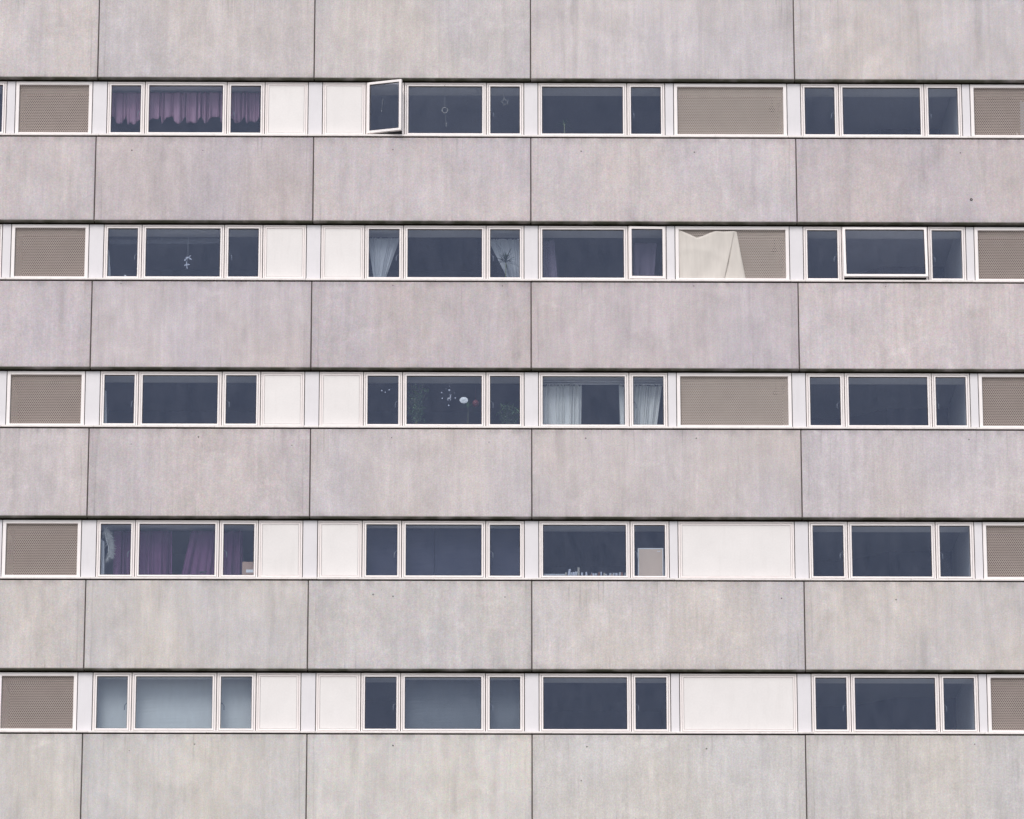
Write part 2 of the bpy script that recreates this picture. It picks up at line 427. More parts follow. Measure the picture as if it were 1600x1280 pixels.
# tie holes left in the concrete
th = MB(); th.lathe([(0.010,0.0035),(0.012,-0.0015),(0.006,-0.002),(0.004,0.004)], 0, 0, 10, 'y')
thm = th.mesh('tie_hole', M['hole'])
for (u, v, s) in [(206,235,1.1),(317,235,.7),(614,234,.9),(908,236.5,1.0),(1085,238,1.0),(1500.5,239,.8),(1517.5,312,2.1),
        (189,443,.7),(614,446,.8),(785,447,.8),(1084,447,.8),(1384,448,.7),(310,683,1.0),(612,684,.9),(764,691,.8),(915,685,1.1),(1088,685,1.1),(1514,687,1.0),
        (583,929,1.2),(614,932,1.1),(596,922,.6),(789,933,.9),(1221,935,.9),(1400,937,1.1),(304,1163,1.1),(614,1165,1.1),(917,1167,1.0),(1104,1170,1.1),(1523,1163,1.0),
        (456,696,.7),(205,694,.6),(202,1173,.7),(695,174-40,.5),(908,1220,.9)]:
    p = at(u, v, 0); o = link('tie_hole', thm, B, (p[0]-BL.x, -0.001-BL.y, p[2]-BL.z)); o.scale = (s, 1, s)

# --- unit meshes, cached by size
cache = {}
def cached(key, fn):
    if key not in cache: cache[key] = fn()
    return cache[key]
def frame_mesh(w, h, fw=0.031):
    def f():
        mb = MB(); mb.ring(0, w, 0, h, fw, 0, 0.07, 0.004); return mb.mesh('window_frame', M['frame'])
    return cached(('fr', round(w,3), round(h,3), fw), f)
def sash_mesh(w, h, fw, y0=-0.006):
    def f():
        mb = MB(); mb.ring(0, w, 0, h, fw, y0, 0.05, 0.005); return mb.mesh('sash', M['sash'])
    return cached(('sa', round(w,3), round(h,3), fw, y0), f)
def pane_mesh(w, h):
    def f():
        mb = MB(); mb.box(0, w, 0, 0.008, 0, h); return mb.mesh('glass_pane', M['glass'])
    return cached(('pa', round(w,3), round(h,3)), f)
def gasket_mesh(w, h):
    def f():
        mb = MB(); mb.ring(0, w, 0, h, 0.012, 0, 0.01, 0.002); return mb.mesh('gasket', M['gasket'])
    return cached(('ga', round(w,3), round(h,3)), f)
def handle_mesh(sgn):
    def f():
        mb = MB(); mb.smooth = True
        mb.tube([(0,0,0),(0,0.03,0.0),(-0.02*sgn,0.045,-0.004),(-0.042*sgn,0.05,-0.022),(-0.05*sgn,0.05,-0.05),(-0.05*sgn,0.05,-0.115)], 0.0085, 8)
        return mb.mesh('handle', M['metal'])
    return cached(('ha', sgn), f)

GP = 0.0065
def window(x0, x1, zb, zt, handle=None, open_=None):
    x0 += GP; x1 -= GP; w, h = x1-x0, zt-zb
    fr = link('window', frame_mesh(w, h), B, bl(x0, FR+random.uniform(-0.002,0.002), zb+random.uniform(-0.0015,0.0015)))
    i = 0.0365
    if open_ is None:
        jitter = random.uniform(-0.0015, 0.0015)
        link('sash', sash_mesh(w-2*i, h-2*i, 0.030), fr, (i, jitter, i))
        pn = link('glass_pane', pane_mesh(w-2*i-0.05, h-2*i-0.05), fr, (i+0.025, 0.026, i+0.025))
        pn.rotation_euler = (random.uniform(-0.0015,0.0015), 0, random.uniform(-0.0015,0.0015))
        link('gasket', gasket_mesh(w-2*i-0.05, h-2*i-0.05), fr, (i+0.025, 0.012, i+0.025))
        if handle:
            hx = w - i - 0.036 if handle == 'R' else i + 0.036
            link('handle', handle_mesh(1 if handle == 'R' else -1), fr, (hx, 0.046, h*0.50))
    else:
        side, ang = open_
        i = 0.014; lo = 0.045; sw, sh = w-2*i, h-i-lo; fwid = 0.047
        if side == 'L': rot = Matrix.Rotation(-ang, 4, 'Z'); T = Matrix.Translation((i, -0.03, lo)) @ rot
        elif side == 'R': T = Matrix.Translation((w-i, -0.014, lo)) @ Matrix.Rotation(ang, 4, 'Z') @ Matrix.Translation((-sw,0,0))
        else: T = Matrix.Translation((i, -0.02, h-i)) @ Matrix.Rotation(-ang, 4, 'X') @ Matrix.Translation((0,0,-sh))
        fr['label'] = 'window standing open with its sash swung outward' if side != 'R' else 'window standing slightly ajar'
        s = link('sash', sash_mesh(sw, sh, fwid), fr); s.matrix_local = T
        p = link('glass_pane', pane_mesh(sw-2*fwid+0.01, sh-2*fwid+0.01), fr); p.matrix_local = T @ Matrix.Translation((fwid-0.005, 0.02, fwid-0.005))
        q = link('gasket', gasket_mesh(sw-2*fwid+0.01, sh-2*fwid+0.01), fr); q.matrix_local = T @ Matrix.Translation((fwid-0.005, 0.008, fwid-0.005))
        if side == 'T':   # the two stays that hold it
            for xx in (i+0.02, w-i-0.02):
                mb = MB(); mb.tube([(xx, 0.02, h*0.42), (xx, -0.10, h*0.36)], 0.006, 6); mb.build('stay', M['metal'], fr)
        if side == 'L':
            for zz in (0.04, h-0.04):
                mb = MB(); mb.tube([(w*0.45, 0.02, zz), (w*0.62, -0.14, zz)], 0.006, 6); mb.build('stay', M['metal'], fr)
    return fr

def infill(x0, x1, zb, zt):
    x0 += GP; x1 -= GP; w, h = x1-x0, zt-zb
    fr = link('infill_panel', frame_mesh(w, h, 0.031), B, bl(x0, FR, zb))
    i = 0.0345
    link('glazing_bead', cached(('be', round(w,3), round(h,3)), lambda: (lambda mb: (mb.ring(0, w-2*i, 0, h-2*i, 0.030, -0.003, 0.05, 0.004), mb.mesh('glazing_bead', M['frame']))[1])(MB())), fr, (i, 0, i))
    j = 0.0685
    def f():
        mb = MB(); mb.box(0, w-2*j, 0, 0.03, 0, h-2*j); return mb.mesh('panel_sheet', M['infill'])
    link('panel_sheet', cached(('ps', round(w,3), round(h,3)), f), fr, (j, 0.001, j))
    return fr

PITCH, HD = 0.0345, 0.0236
def perforated(w, h, side=False):
    """sheet of hexagonal cells, each with a round hole, all real edges"""
    def f():
        mb = MB(); dx, dz = PITCH, PITCH*math.sqrt(3)/2
        R_ = PITCH/math.sqrt(3); r = HD/2; t = 0.003
        nx, nz = int(w/dx)+2, int(h/dz)+2
        vid = {}
        def vert(p):
            key = (round(p[0],5), round(p[1],5), round(p[2],5))
            if key not in vid: vid[key] = len(mb.v); mb.v.append(p)
            return vid[key]
        for a in range(nz):
            for b_ in range(nx):
                cx = b_*dx + (dx/2 if a % 2 else 0) ; cz = a*dz
                if cx < R_*0.9 or cx > w - R_*0.9 or cz < R_*0.8 or cz > h - R_*0.8: continue
                # corners every 60 deg, and the midpoints between them
                O = [];I = [];J = []
                for q in range(6):
                    t0 = R(60*q+30)
                    O.append(vert((cx+R_*math.cos(t0), 0, cz+R_*math.sin(t0))))
                    I.append(vert((cx+r*math.cos(t0), 0, cz+r*math.sin(t0))))
                    J.append(vert((cx+r*math.cos(t0), t, cz+r*math.sin(t0))))
                for q in range(6):
                    q2 = (q+1) % 6
                    mb.f += [(O[q],O[q2],I[q2],I[q]),(I[q],I[q2],J[q2],J[q])]
        # plain border all round, reaching under the frame
        me = mb.mesh('perforated_sheet', M['mesh' if w > 1.5 and not side else 'mesh_brown'])
        return me
    return cached(('pf', round(w,3), round(h,3), side), f)

def screen(x0, x1, zb, zt):
    x0 += GP; x1 -= GP; w, h = x1-x0, zt-zb
    def f():
        mb = MB(); mb.ring(0, w, 0, h, 0.062, 0, 0.07, 0.005); return mb.mesh('perforated_screen', M['sash'])
    fr = link('perforated_screen', cached(('sf', round(w,3), round(h,3)), f), B, bl(x0, FR-0.004, zb))
    link('perforated_sheet', perforated(w-0.08, h-0.08, x0 > 8), fr, (0.04, 0.045, 0.04))
    return fr

def pier(x0, x1, zb, zt):
    x0 += GP; x1 -= GP; w, h = x1-x0, zt-zb
    def f():
        mb = MB(); b = 0.004
        mb.v += [(0,0.05,0),(w,0.05,0),(w,0.05,h),(0,0.05,h),(0,b,0),(w,b,0),(w,b,h),(0,b,h),(b,0,b),(w-b,0,b),(w-b,0,h-b),(b,0,h-b)]
        for k in (0,4):
            for i in range(4):
                j = (i+1) % 4; mb.f.append((k+i,k+j,k+4+j,k+4+i))
        mb.f += [(3,2,1,0),(8,9,10,11)]
        return mb.mesh('pier_panel', M['pier'])
    return link('pier_panel', cached(('pi', round(w,3), round(h,3)), f), B, bl(x0, FR-0.002+random.uniform(-0.002,0.002), zb))

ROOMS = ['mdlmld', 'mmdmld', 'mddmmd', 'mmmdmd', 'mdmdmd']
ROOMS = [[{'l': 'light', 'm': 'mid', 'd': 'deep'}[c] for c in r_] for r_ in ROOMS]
# --- one band of windows per storey
def band(i):
    zp, zs = ZP[i], ZS[i]
    zt, zb = zp - 0.043, zs + 0.026
    wide_infill = i >= 3
    units = [('window', -11.62, -9.82), ('window', -9.82, -9.119, 'L'), ('pier', -9.119, -8.96), ('screen', -8.96, -7.569), ('pier', -7.569, -7.304),
             ('window', -7.304, -6.624, 'R'), ('window', -6.624, -5.146), ('window', -5.146, -4.46, 'L'), ('infill', -4.46, -3.679), ('pier', -3.679, -3.419),
             ('infill', -3.419, -2.635), ('window', -2.635, -1.941, 'R'), ('window', -1.941, -0.462), ('window', -0.462, 0.217, 'L'), ('pier', 0.217, 0.472),
             ('window', 0.472, 2.079), ('window', 2.079, 2.766, 'L'), ('pier', 2.766, 2.923), ('infill' if wide_infill else 'screen', 2.923, 4.974), ('pier', 4.974, 5.222),
             ('window', 5.222, 5.909, 'R'), ('window', 5.909, 7.458), ('window', 7.458, 8.140, 'L'), ('pier', 8.140, 8.290), ('screen', 8.290, 10.34), ('pier', 10.34, 10.60),
             ('window', 10.60, 11.30, 'R'), ('window', 11.30, 12.80)]
    for n, u in enumerate(units):
        typ, x0, x1 = u[:3]
        if typ == 'window':
            op = None
            if i == 0 and x0 == -2.635: op = ('L', R(18))
            if i == 1 and x0 == 5.909: op = ('T', R(8.0))
            if i == 1 and x0 == 2.079: op = ('R', R(1.6))
            window(x0, x1, zb, zt, u[3] if len(u) > 3 else None, op)
        elif typ == 'infill': infill(x0, x1, zb, zt)
        elif typ == 'screen': screen(x0, x1, zb, zt)
        else: pier(x0, x1, zb, zt)
    # dark strips behind the joints between neighbours
    edges = sorted({round(u[1], 3) for u in units} | {12.80})
    for x in edges:
        mb = MB(); mb.box(-0.022, 0.022, 0, 0.03, 0, zt-zb); mb.build('joint_backing', M['gap'], B, bl(x, FR+0.072, zb))
    # near-black strips: shade of the slots above frames and under sills, as colour
    mb = MB(); mb.box(XL, XR, 0, 0.02, 0, 0.16); mb.build('head_slot_shade', M['gap'], B, bl(0, FR+0.05, zt+0.002))
    mb = MB(); mb.box(XL, XR, 0, 0.02, -0.06, 0.022); mb.build('sill_slot_shade', M['gap'], B, bl(0, 0.040, zs-0.01))
    # sill flashing in lengths
    cuts = [XL, -9.03, -7.44+0.02*i, -5.36+0.05*(i % 3), -3.68, -3.42, -1.30-0.06*(i % 2), 0.345, 0.60+0.02*i, 2.85, 4.98, 5.24, 7.1-0.1*(i % 2), 8.22, 10.4, XR]
    for a, b in zip(cuts, cuts[1:]):
        mb = MB(); dy = random.uniform(-0.002, 0.002); dz = random.uniform(-0.0015, 0.0015)
        mb.prism_x([(-0.014+dy, 0), (-0.008+dy, -0.002), (0.10, -0.002), (0.10, 0.040), (-0.012+dy, 0.031), (-0.014+dy, 0.028)], 0.003, b-a-0.003)
        mb.build('sill', M['sill'], B, bl(a, 0, zs+dz))
    # inside: floor slab above, soffit beam, window board, parapet, dividing walls, rear wall
    zc = zp + 0.26
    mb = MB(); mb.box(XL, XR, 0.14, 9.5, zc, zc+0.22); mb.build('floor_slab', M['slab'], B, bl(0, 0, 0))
    mb = MB(); mb.box(XL, XR, 0.19, 0.66, zt-0.045, zc-0.002); mb.build('ceiling_beam', M['ceiling'], B, bl(0, 0, 0))  # beam carries its daylit strip as a paler colour
    mb = MB(); mb.box(XL, XR, 0.175, 0.40, zs+0.02, zs+0.055); mb.build('window_board', M['white'], B, bl(0, 0, 0))
    mb = MB(); mb.box(XL, XR, 0.15, 0.30, zs-1.62+0.34, zs+0.018); mb.build('parapet_wall', M['plaster'], B, bl(0, 0, 0))
    zf = zs - 1.17
    for q, (x0, x1, depth) in enumerate([(-13.1,-9.05,4.2), (-7.43,-3.60,3.7), (-3.50,0.30,3.7), (0.39,2.80,4.6), (5.14,8.098,4.1), (10.44,13.1,3.7)]):
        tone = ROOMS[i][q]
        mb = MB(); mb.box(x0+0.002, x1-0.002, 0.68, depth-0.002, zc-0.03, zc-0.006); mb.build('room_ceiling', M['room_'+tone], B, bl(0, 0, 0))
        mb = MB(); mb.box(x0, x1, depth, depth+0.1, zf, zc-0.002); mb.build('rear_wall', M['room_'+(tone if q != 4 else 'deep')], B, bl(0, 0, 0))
        mb = MB(); mb.box(x0-0.04, x0, 0.66 if x0 != 5.14 else 0.18, depth, zf, zc-0.003); mb.build('dividing_wall', M['plaster'], B, bl(0, 0, 0))
        mb = MB(); mb.box(x1, x1+0.04, 0.19 if x0 == 5.14 else 0.665, depth, zf, zc-0.003); mb.build('dividing_wall', M['daylit_wall' if x0 == 5.14 else 'plaster'], B, bl(0, 0, 0))
    mb = MB(); b0 = [(6.25, 4.099), (6.95, 3.35), (8.097, 3.35), (8.097, 4.099)]
    mb.v = [(x, y, zf) for x, y in b0] + [(x, y, zc-0.032) for x, y in b0]
    mb.f = [(3,2,1,0),(4,5,6,7)] + [(k, (k+1) % 4, 4+(k+1) % 4, 4+k) for k in range(4)]
    mb.build('cupboard', M['room_deep'], B, bl(0, 0, 0))
    for (x0, x1) in [(-8.945,-7.55), (2.95,4.955), (8.30,10.38)]:
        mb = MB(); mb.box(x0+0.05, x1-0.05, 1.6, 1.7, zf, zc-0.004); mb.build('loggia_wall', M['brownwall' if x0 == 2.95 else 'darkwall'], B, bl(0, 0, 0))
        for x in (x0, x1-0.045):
            mb = MB(); mb.box(x, x+0.045, 0.20, 1.6, zf, zt-0.05); mb.build('loggia_wall', M['white'], B, bl(0, 0, 0))  # white against the dark back wall: daylight on the sides put into colour
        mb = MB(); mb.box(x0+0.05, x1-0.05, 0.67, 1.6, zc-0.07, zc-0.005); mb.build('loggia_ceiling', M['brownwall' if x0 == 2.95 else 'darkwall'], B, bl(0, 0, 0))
    # backing of the blind panels
    for u in units:
        if u[0] in ('infill', 'pier'):
            mb = MB(); mb.box(u[1]+0.022, u[2]-0.022, 0.175, 0.19, zb, zt); mb.build('panel_backing', M['plaster'], B, bl(0, 0, 0))
    if i < 3:    # small dark pendant lamp behind the wide screen
        p = at(*[(1206.5,170.5),(1210.5,390.5),(1212.5,613)][i], 1.3)
        mb = MB(); mb.smooth = True
        mb.lathe([(0.025,-0.05),(0.055,-0.035),(0.06,0.0),(0.04,0.04),(0.012,0.055)], 0, 0, 16)
        mb.tube([(0,0,0.05),(0,0,zc-0.07-(p[2]-ZG))], 0.006, 6)
        mb.build('pendant_lamp', M['black'], B, (p[0]-BL.x, p[1]-BL.y, p[2]-BL.z))
for i in range(5): band(i)
# lowest slab, ends, back and roof of the block, plain walls above and below what the photo frames
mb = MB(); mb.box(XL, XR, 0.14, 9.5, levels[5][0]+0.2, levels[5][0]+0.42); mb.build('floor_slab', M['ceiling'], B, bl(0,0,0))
for (x0, x1) in ((XL-0.25, XL-0.01), (XR+0.01, XR+0.25)):
    mb = MB(); mb.box(x0, x1, 0.0, 9.75, -ZG+0.01, 10.5); mb.build('end_wall', M['plaster'], B, bl(0,0,0))
mb = MB(); mb.box(XL, XR, 9.51, 9.75, -ZG+0.01, 10.5); mb.build('back_wall', M['plaster'], B, bl(0,0,0))
mb = MB(); mb.box(XL, XR, 0.02, 9.5, levels[0][1]+0.02, 10.5); mb.build('upper_wall', M['concrete'], B, bl(0,0,0))
mb = MB(); mb.box(XL, XR, 0.02, 9.5, -ZG+0.01, levels[5][0]-0.02); mb.build('lower_wall', M['concrete'], B, bl(0,0,0))
mb = MB(); mb.box(XL-0.4, XR+0.4, -0.15, 9.9, 10.502, 10.75); mb.build('roof', M['roof'], B, bl(0,0,0))

# ------------------------------------------------------------------ things in the windows
def solid(o, t):
    md = o.modifiers.new('thickness', 'SOLIDIFY'); md.thickness = t; return o
def drape(name, quad, Y, mat, folds=8, amp=0.03, seed=1, scallop=0.0, nx=None, nz=14, pinch=1.0, top_amp=0.4, hem=0.012):
    """quad: pixel corners top-left, top-right, bottom-left, bottom-right; a gathered cloth between them"""
    rnd = random.Random(seed)
    TL, TR, BL_, BR = [Vector(at(u, v, Y)) for u, v in quad]
    nx = nx or folds*10; mb = MB(); mb.smooth = True
    ph = [rnd.uniform(0, 6.28) for _ in range(6)]
    for j in range(nz+1):
        t = j/nz
        for i in range(nx+1):
            s = i/nx
            sw = s + 0.35/folds*math.sin(2*math.pi*folds*0.37*s+ph[0]) + 0.2/folds*math.sin(2*math.pi*folds*0.61*s+ph[3])
            a = TL.lerp(TR, s); b = BL_.lerp(BR, s)
            fold = math.sin(2*math.pi*folds*sw+ph[1]+0.5*t) + 0.35*math.sin(2*math.pi*folds*2.3*sw+ph[2])
            A = amp*(top_amp + (1-top_amp)*t)*(0.75+0.35*math.sin(5*s+ph[4]))
            p = a.lerp(b, t)
            p.y += A*fold
            p.z += t*t*scallop*(0.75*math.sin(2*math.pi*folds*0.5*sw+ph[5]) + 0.5*fold) + hem*(1-t)**8*fold
            mb.v.append(tuple(p))
    for j in range(nz):
        for i in range(nx):
            k = j*(nx+1)+i; mb.f.append((k, k+1, k+nx+2, k+nx+1))
    O = Vector(at(*[(quad[0][0]+quad[1][0])/2, (quad[2][1]+quad[3][1])/2], Y))
    mb.v = [(x-O.x, y-O.y, z-O.z) for x, y, z in mb.v]
    o = mb.build(name, mat, None, tuple(O)); solid(o, 0.003)
    return o
def thing_mb(mb, name, mat, O, parent=None):
    """mb holds world points; re-origin them at O"""
    mb.v = [(x-O[0], y-O[1], z-O[2]) for x, y, z in mb.v]
    return mb.build(name, mat, parent, tuple(O) if parent is None else (0,0,0))

# storey 1 (top)
tag(drape('curtain', [(170,145),(411,145),(170,188),(411,188)], 0.42, M['pink'], 21, 0.075, 3, 0.075, 520, 14, hem=0.0),
    'short gathered pink curtain with a ragged lower edge across the top left window', 'curtain')
def star(u, v, r):
    O = at(u, v, 0.20); mb = MB(); pts = []
    for k in range(11):
        t = R(90+36*k+12); rr = r if k % 2 == 0 else r*0.45
        pts.append((O[0]+rr*math.cos(t), O[1]+0.004*(k % 2), O[2]+rr*math.sin(t)))
    mb.tube(pts, 0.0055, 5); a = pts[0]; mb.tube([a, (a[0]-0.01, a[1], a[2]+0.12)], 0.002, 4)
    return thing_mb(mb, 'star_ornament', M['straw'], O)
tag(star(789, 159.5, 0.078), 'thin open straw star hanging in the right pane beside the hanging wreath', 'ornament')
def wreath(u, v, r):
    O = at(u, v, 0.20); root = empty('wreath_ornament', O); mb = MB(); rnd = random.Random(5)
    n = 16
    for k in range(n):
        if k in (2,): continue
        t0, t1 = 2*math.pi*k/n, 2*math.pi*(k+0.8)/n
        q = rnd.uniform(0.88, 1.1)
        mb.tube([(O[0]+r*q*math.cos(t0), O[1]+rnd.uniform(-.01,.01), O[2]+r*q*math.sin(t0)), (O[0]+r*math.cos(t1), O[1], O[2]+r*math.sin(t1))], 0.010, 5)
    thing_mb(mb, 'ring', M['straw'], O, root)
    mb = MB(); mb.tube([(O[0]+0.01,O[1],O[2]-r-0.02),(O[0]+0.025,O[1],O[2]-r-0.20)], 0.002, 4)
    mb.tube([(O[0]+0.025,O[1],O[2]-r-0.19),(O[0]+0.027,O[1],O[2]-r-0.27)], 0.008, 5, 0.003)
    mb.tube([(O[0],O[1],O[2]+r),(O[0],O[1],O[2]+r+0.2)], 0.0015, 4)
    thing_mb(mb, 'tassel', M['straw'], O, root)
    return root
tag(wreath(695, 172.5, 0.052), 'small pale ring wreath with a tassel hanging in the middle of the top floor window', 'ornament')
O = at(598, 165, 0.22); mb = MB(); mb.tube([(O[0],O[1],O[2]+0.13),(O[0]-0.01,O[1],O[2]+0.02)], 0.006, 5, 0.004); mb.tube([(O[0]-0.01,O[1],O[2]+0.02),(O[0]-0.02,O[1],O[2]-0.09)], 0.002, 4); mb.tube([(O[0]-0.02,O[1],O[2]-0.09),(O[0]-0.022,O[1],O[2]-0.12)], 0.007, 5)
tag(thing_mb(mb, 'hanging_ornament', M['straw'], O), 'thin straw pendant hanging behind the open casement on the top floor', 'ornament')

def pot_plant(name, u, v_top, Y, zboard, kind, n, spread, leaf_l, leaf_w, mat, pot=True, seed=1, stem_r=0.006, trunk=True):
    rnd = random.Random(seed); T = Vector(at(u, v_top, Y)); base = Vector((T.x, Y, zboard)); h = T.z - base.z
    root = empty(name, tuple(base))
    ph = 0.06 if pot else 0.0
    if pot:
        mb = MB(); mb.smooth = True; mb.lathe([(0.035,0),(0.048,ph*1.0),(0.052,ph*1.0),(0.05,ph*1.15),(0.03,ph)], 0, 0, 16); mb.build('pot', M['pot'], root)
    mb = MB(); lf = MB()
    if kind == 'strap':
        if trunk: mb.tube([(0,0,ph*0.9),(0.006,0,ph+(h-ph)*0.5),(-0.004,0.004,ph+(h-ph)*0.78)], stem_r, 6)
        top = Vector((0,0,ph+(h-ph)*(0.62 if trunk else 0.05)))
        for k in range(n):
            a = rnd.uniform(0, 6.283); el = rnd.uniform(0.05, 1.4)
            d = Vector((math.cos(a)*math.cos(el), math.sin(a)*math.cos(el)*0.6, math.sin(el)))
            lf.leaf(top+Vector((0,0,rnd.uniform(-.02,.03))), d, (0,0,1), leaf_l*rnd.uniform(0.7,1.15), leaf_w, rnd.uniform(0.15,0.75))
    else:
        m_ = max(3, n//16)
        tips = []
        for k in range(m_):
            a = rnd.uniform(0,6.283); r_ = spread*rnd.uniform(0.3,1); q = Vector((r_*math.cos(a), r_*math.sin(a)*0.5, ph+(h-ph)*rnd.uniform(0.3,1.0)))
            mid = Vector((q.x*0.35, q.y*0.35, q.z*0.6)); mb.tube([(0,0,ph*0.9), tuple(mid), tuple(q)], stem_r*0.6, 5, 0.002); tips.append((mid, q))
        for k in range(n):
            mid, q = rnd.choice(tips); p = mid.lerp(q, rnd.uniform(-0.3, 1.05)) + Vector((rnd.gauss(0,spread*0.16), rnd.gauss(0,spread*0.12), rnd.gauss(0,spread*0.16)))
            a = rnd.uniform(0,6.283); el = rnd.uniform(-0.6,0.9)
            lf.leaf(p, (math.cos(a)*math.cos(el), math.sin(a)*math.cos(el), math.sin(el)), (0,0,1), leaf_l*rnd.uniform(0.6,1.2), leaf_w*rnd.uniform(0.7,1.2), 0.3)
    if mb.v: mb.build('stem', M['stem'], root)
    o = lf.build('foliage', mat, root)
    return root
def board(i): return ZS[i] + 0.056 + ZG
tag(pot_plant('potted_plant', 881.5, 186, 0.27, board(0), 'strap', 18, 0.1, 0.17, 0.016, M['leaf'], seed=4, stem_r=0.009),
    'small palm-like plant with a pale stem on the top floor window board', 'plant')
# loggia on the right, top storey: pale blue cloth and a bottle behind the mesh
tag(drape('towel', [(1593.5,158),(1640,158),(1594.5,215),(1640,215)], 0.19, M['bluecloth'], 4, 0.008, 9),
    'pale blue towel hanging behind the perforated screen at the top right edge', 'towel')
O = at(1589.5, 212, 0.22); mb = MB(); mb.smooth = True
zb0 = 0.0; mb.lathe([(0.022,0),(0.024,0.01),(0.024,0.09),(0.010,0.12),(0.010,0.15)], 0, 0, 14)
o = mb.build('bottle', M['white'], None, (O[0], 0.24, ZS[0]+0.056+ZG)); tag(o, 'small white bottle on the ledge behind the top right perforated screen', 'bottle')

# storey 2
tag(drape('lace_pelmet', [(172,374),(347,372),(172,382),(347,380.5)], 0.50, M['netthin'], 14, 0.010, 6, 0.006, 160, 4),
    'narrow strip of faint lace hanging across the top of the second floor left window', 'lace pelmet')
tag(drape('curtain', [(166,385),(171,392),(166,434),(173,434)], 0.24, M['net'], 2, 0.01, 6),
    'narrow white curtain strip at the left edge of the window with the hanging birds', 'curtain')
def bird_mobile():
    O = at(294, 380, 0.24); root = empty('bird_mobile', O)
    mb = MB(); mb.tube([(O[0],O[1],O[2]+0.12),(O[0],O[1],O[2]-0.22),(O[0]-0.02,O[1],O[2]-0.40)], 0.0022, 4); thing_mb(mb, 'string', M['paper2'], O, root)
    for (dx, dz, s, an) in [(0.008,-0.27,1.0,0.7),(-0.02,-0.40,0.85,1.7)]:
        mb = MB(); mb.smooth = True; c = Vector((O[0]+dx, O[1], O[2]+dz)); d = Vector((math.cos(an),0,math.sin(an))); L = 0.062*s
        mb.tube([c-d*L, c-d*L*0.5, c, c+d*L*0.6, c+d*L], 0.014*s, 8, 0.006*s)
        mb.leaf(c, (d.z*0.7+0.3, 0.2, -d.x*0.5), (0,1,0), 0.075*s, 0.03*s, 0.1)
        mb.leaf(c, (-d.z*0.7, 0.2, d.x*0.3-0.2), (0,1,0), 0.06*s, 0.03*s, 0.1)
        mb.leaf(c-d*L*0.8, -d, (0,1,0), 0.05*s, 0.03*s, 0.0)
        thing_mb(mb, 'bird', M['frost'], O, root)
    return root
tag(bird_mobile(), 'mobile of two white birds on a string in the second floor left window', 'mobile')
O = at(195.5, 433, 0.26); mb = MB(); mb.smooth = True; mb.lathe([(0.03,0),(0.042,0.03),(0.03,0.06),(0.014,0.075),(0.022,0.09),(0.012,0.11)], 0, 0, 14)
tag(mb.build('figurine', M['paper'], None, (O[0], O[1], board(1))), 'small white figurine on the second floor left window board', 'figurine')
O = at(296.5, 433, 0.26); mb = MB(); mb.smooth = True; mb.lathe([(0.03,0),(0.046,0.04),(0.046,0.06),(0.02,0.085)], 0, 0, 14)
tag(mb.build('bowl', M['petal'], None, (O[0], O[1], board(1))), 'small pink bowl on the window board below the bird mobile', 'bowl')
tag(drape('curtain', [(574,372),(625,372),(584,437),(602,437)], 0.40, M['net'], 6, 0.030, 11, 0, 90, 16),
    'white net curtain gathered to a narrow foot in a casement, no plant before it', 'curtain')
tag(drape('curtain', [(762,374),(818,374),(794,437),(814,437)], 0.42, M['net'], 6, 0.030, 12, 0, 90, 16),
    'white net curtain drawn aside behind the spiky plant on the second floor', 'curtain')
tag(pot_plant('potted_plant', 790, 394, 0.25, board(1), 'strap', 40, 0.1, 0.29, 0.016, M['leafdark'], seed=8, stem_r=0.008),
    'dark spiky plant with narrow arching leaves in front of a white net curtain', 'plant')
tag(drape('curtain', [(846,376),(866,376),(846,440),(872,440)], 0.48, M['mauve'], 4, 0.03, 13),
    'dim mauve voile at the left edge of the window left of the bed sheet', 'curtain')
tag(drape('curtain', [(990,380),(1026,380),(990,440),(1022,440)], 0.48, M['mauve'], 6, 0.03, 14),
    'dim mauve voile behind the narrow ajar casement on the second floor', 'curtain')
def bed_sheet():
    Y = 0.126; O = at(1115, 434, Y); mb = MB(); mb.smooth = True
    top = [(1059,358.5),(1070,363),(1080,367.5),(1089,371.5),(1098,369),(1108,364.5),(1118,361),(1130,361.8),(1148,361)]
    n, m_ = 48, 20
    def tp(s):
        x = 1059 + (1148-1059)*s
        for (a, b), (c, d) in zip(top, top[1:]):
            if a <= x <= c: return x, b + (d-b)*(x-a)/(c-a)
        return top[-1]
    for j in range(m_+1):
        t = j/m_
        for i in range(n+1):
            s = i/n; u, v = tp(s); ub = 1062 + (1131-1062)*s
            dip = math.exp(-((s-0.32)/0.2)**2)
            y = Y - 0.010 + 0.016*math.sin(8*s+3*t+2*s*t) * t - 0.008*math.exp(-((t-0.25-0.5*abs(s-0.32))/0.07)**2) + 0.005*math.sin(26*s-4*t)*(1-t) + 0.006*dip*max(0, 1-t*2.4) + 0.004*math.exp(-((s-0.03)/0.03)**2)
            mb.v.append(at(u + (ub-u)*t, v + (440-v)*t, y))
    for j in range(m_):
        for i in range(n):
            k = j*(n+1)+i; mb.f.append((k, k+1, k+n+2, k+n+1))
    b = len(mb.v)          # the folded-over edge hanging beyond the crease
    for j in range(m_+1):
        t = j/m_
        for i in range(7):
            s = i/6
            u = (1147.5 + 3.5*s)*(1-t) + (1130 + 36*s)*t; v = (361 + 1.5*s)*(1-t) + 440*t
            mb.v.append(at(u, v, Y - 0.006 + 0.004*s))
    for j in range(m_):
        for i in range(6):
            k = b+j*7+i; mb.f.append((k, k+1, k+8, k+7))
    o = thing_mb(mb, 'bed_sheet', M['sheet'], O); solid(o, 0.002); return o
tag(bed_sheet(), 'cream bed sheet hung over the wide perforated screen on the second floor', 'bed sheet')

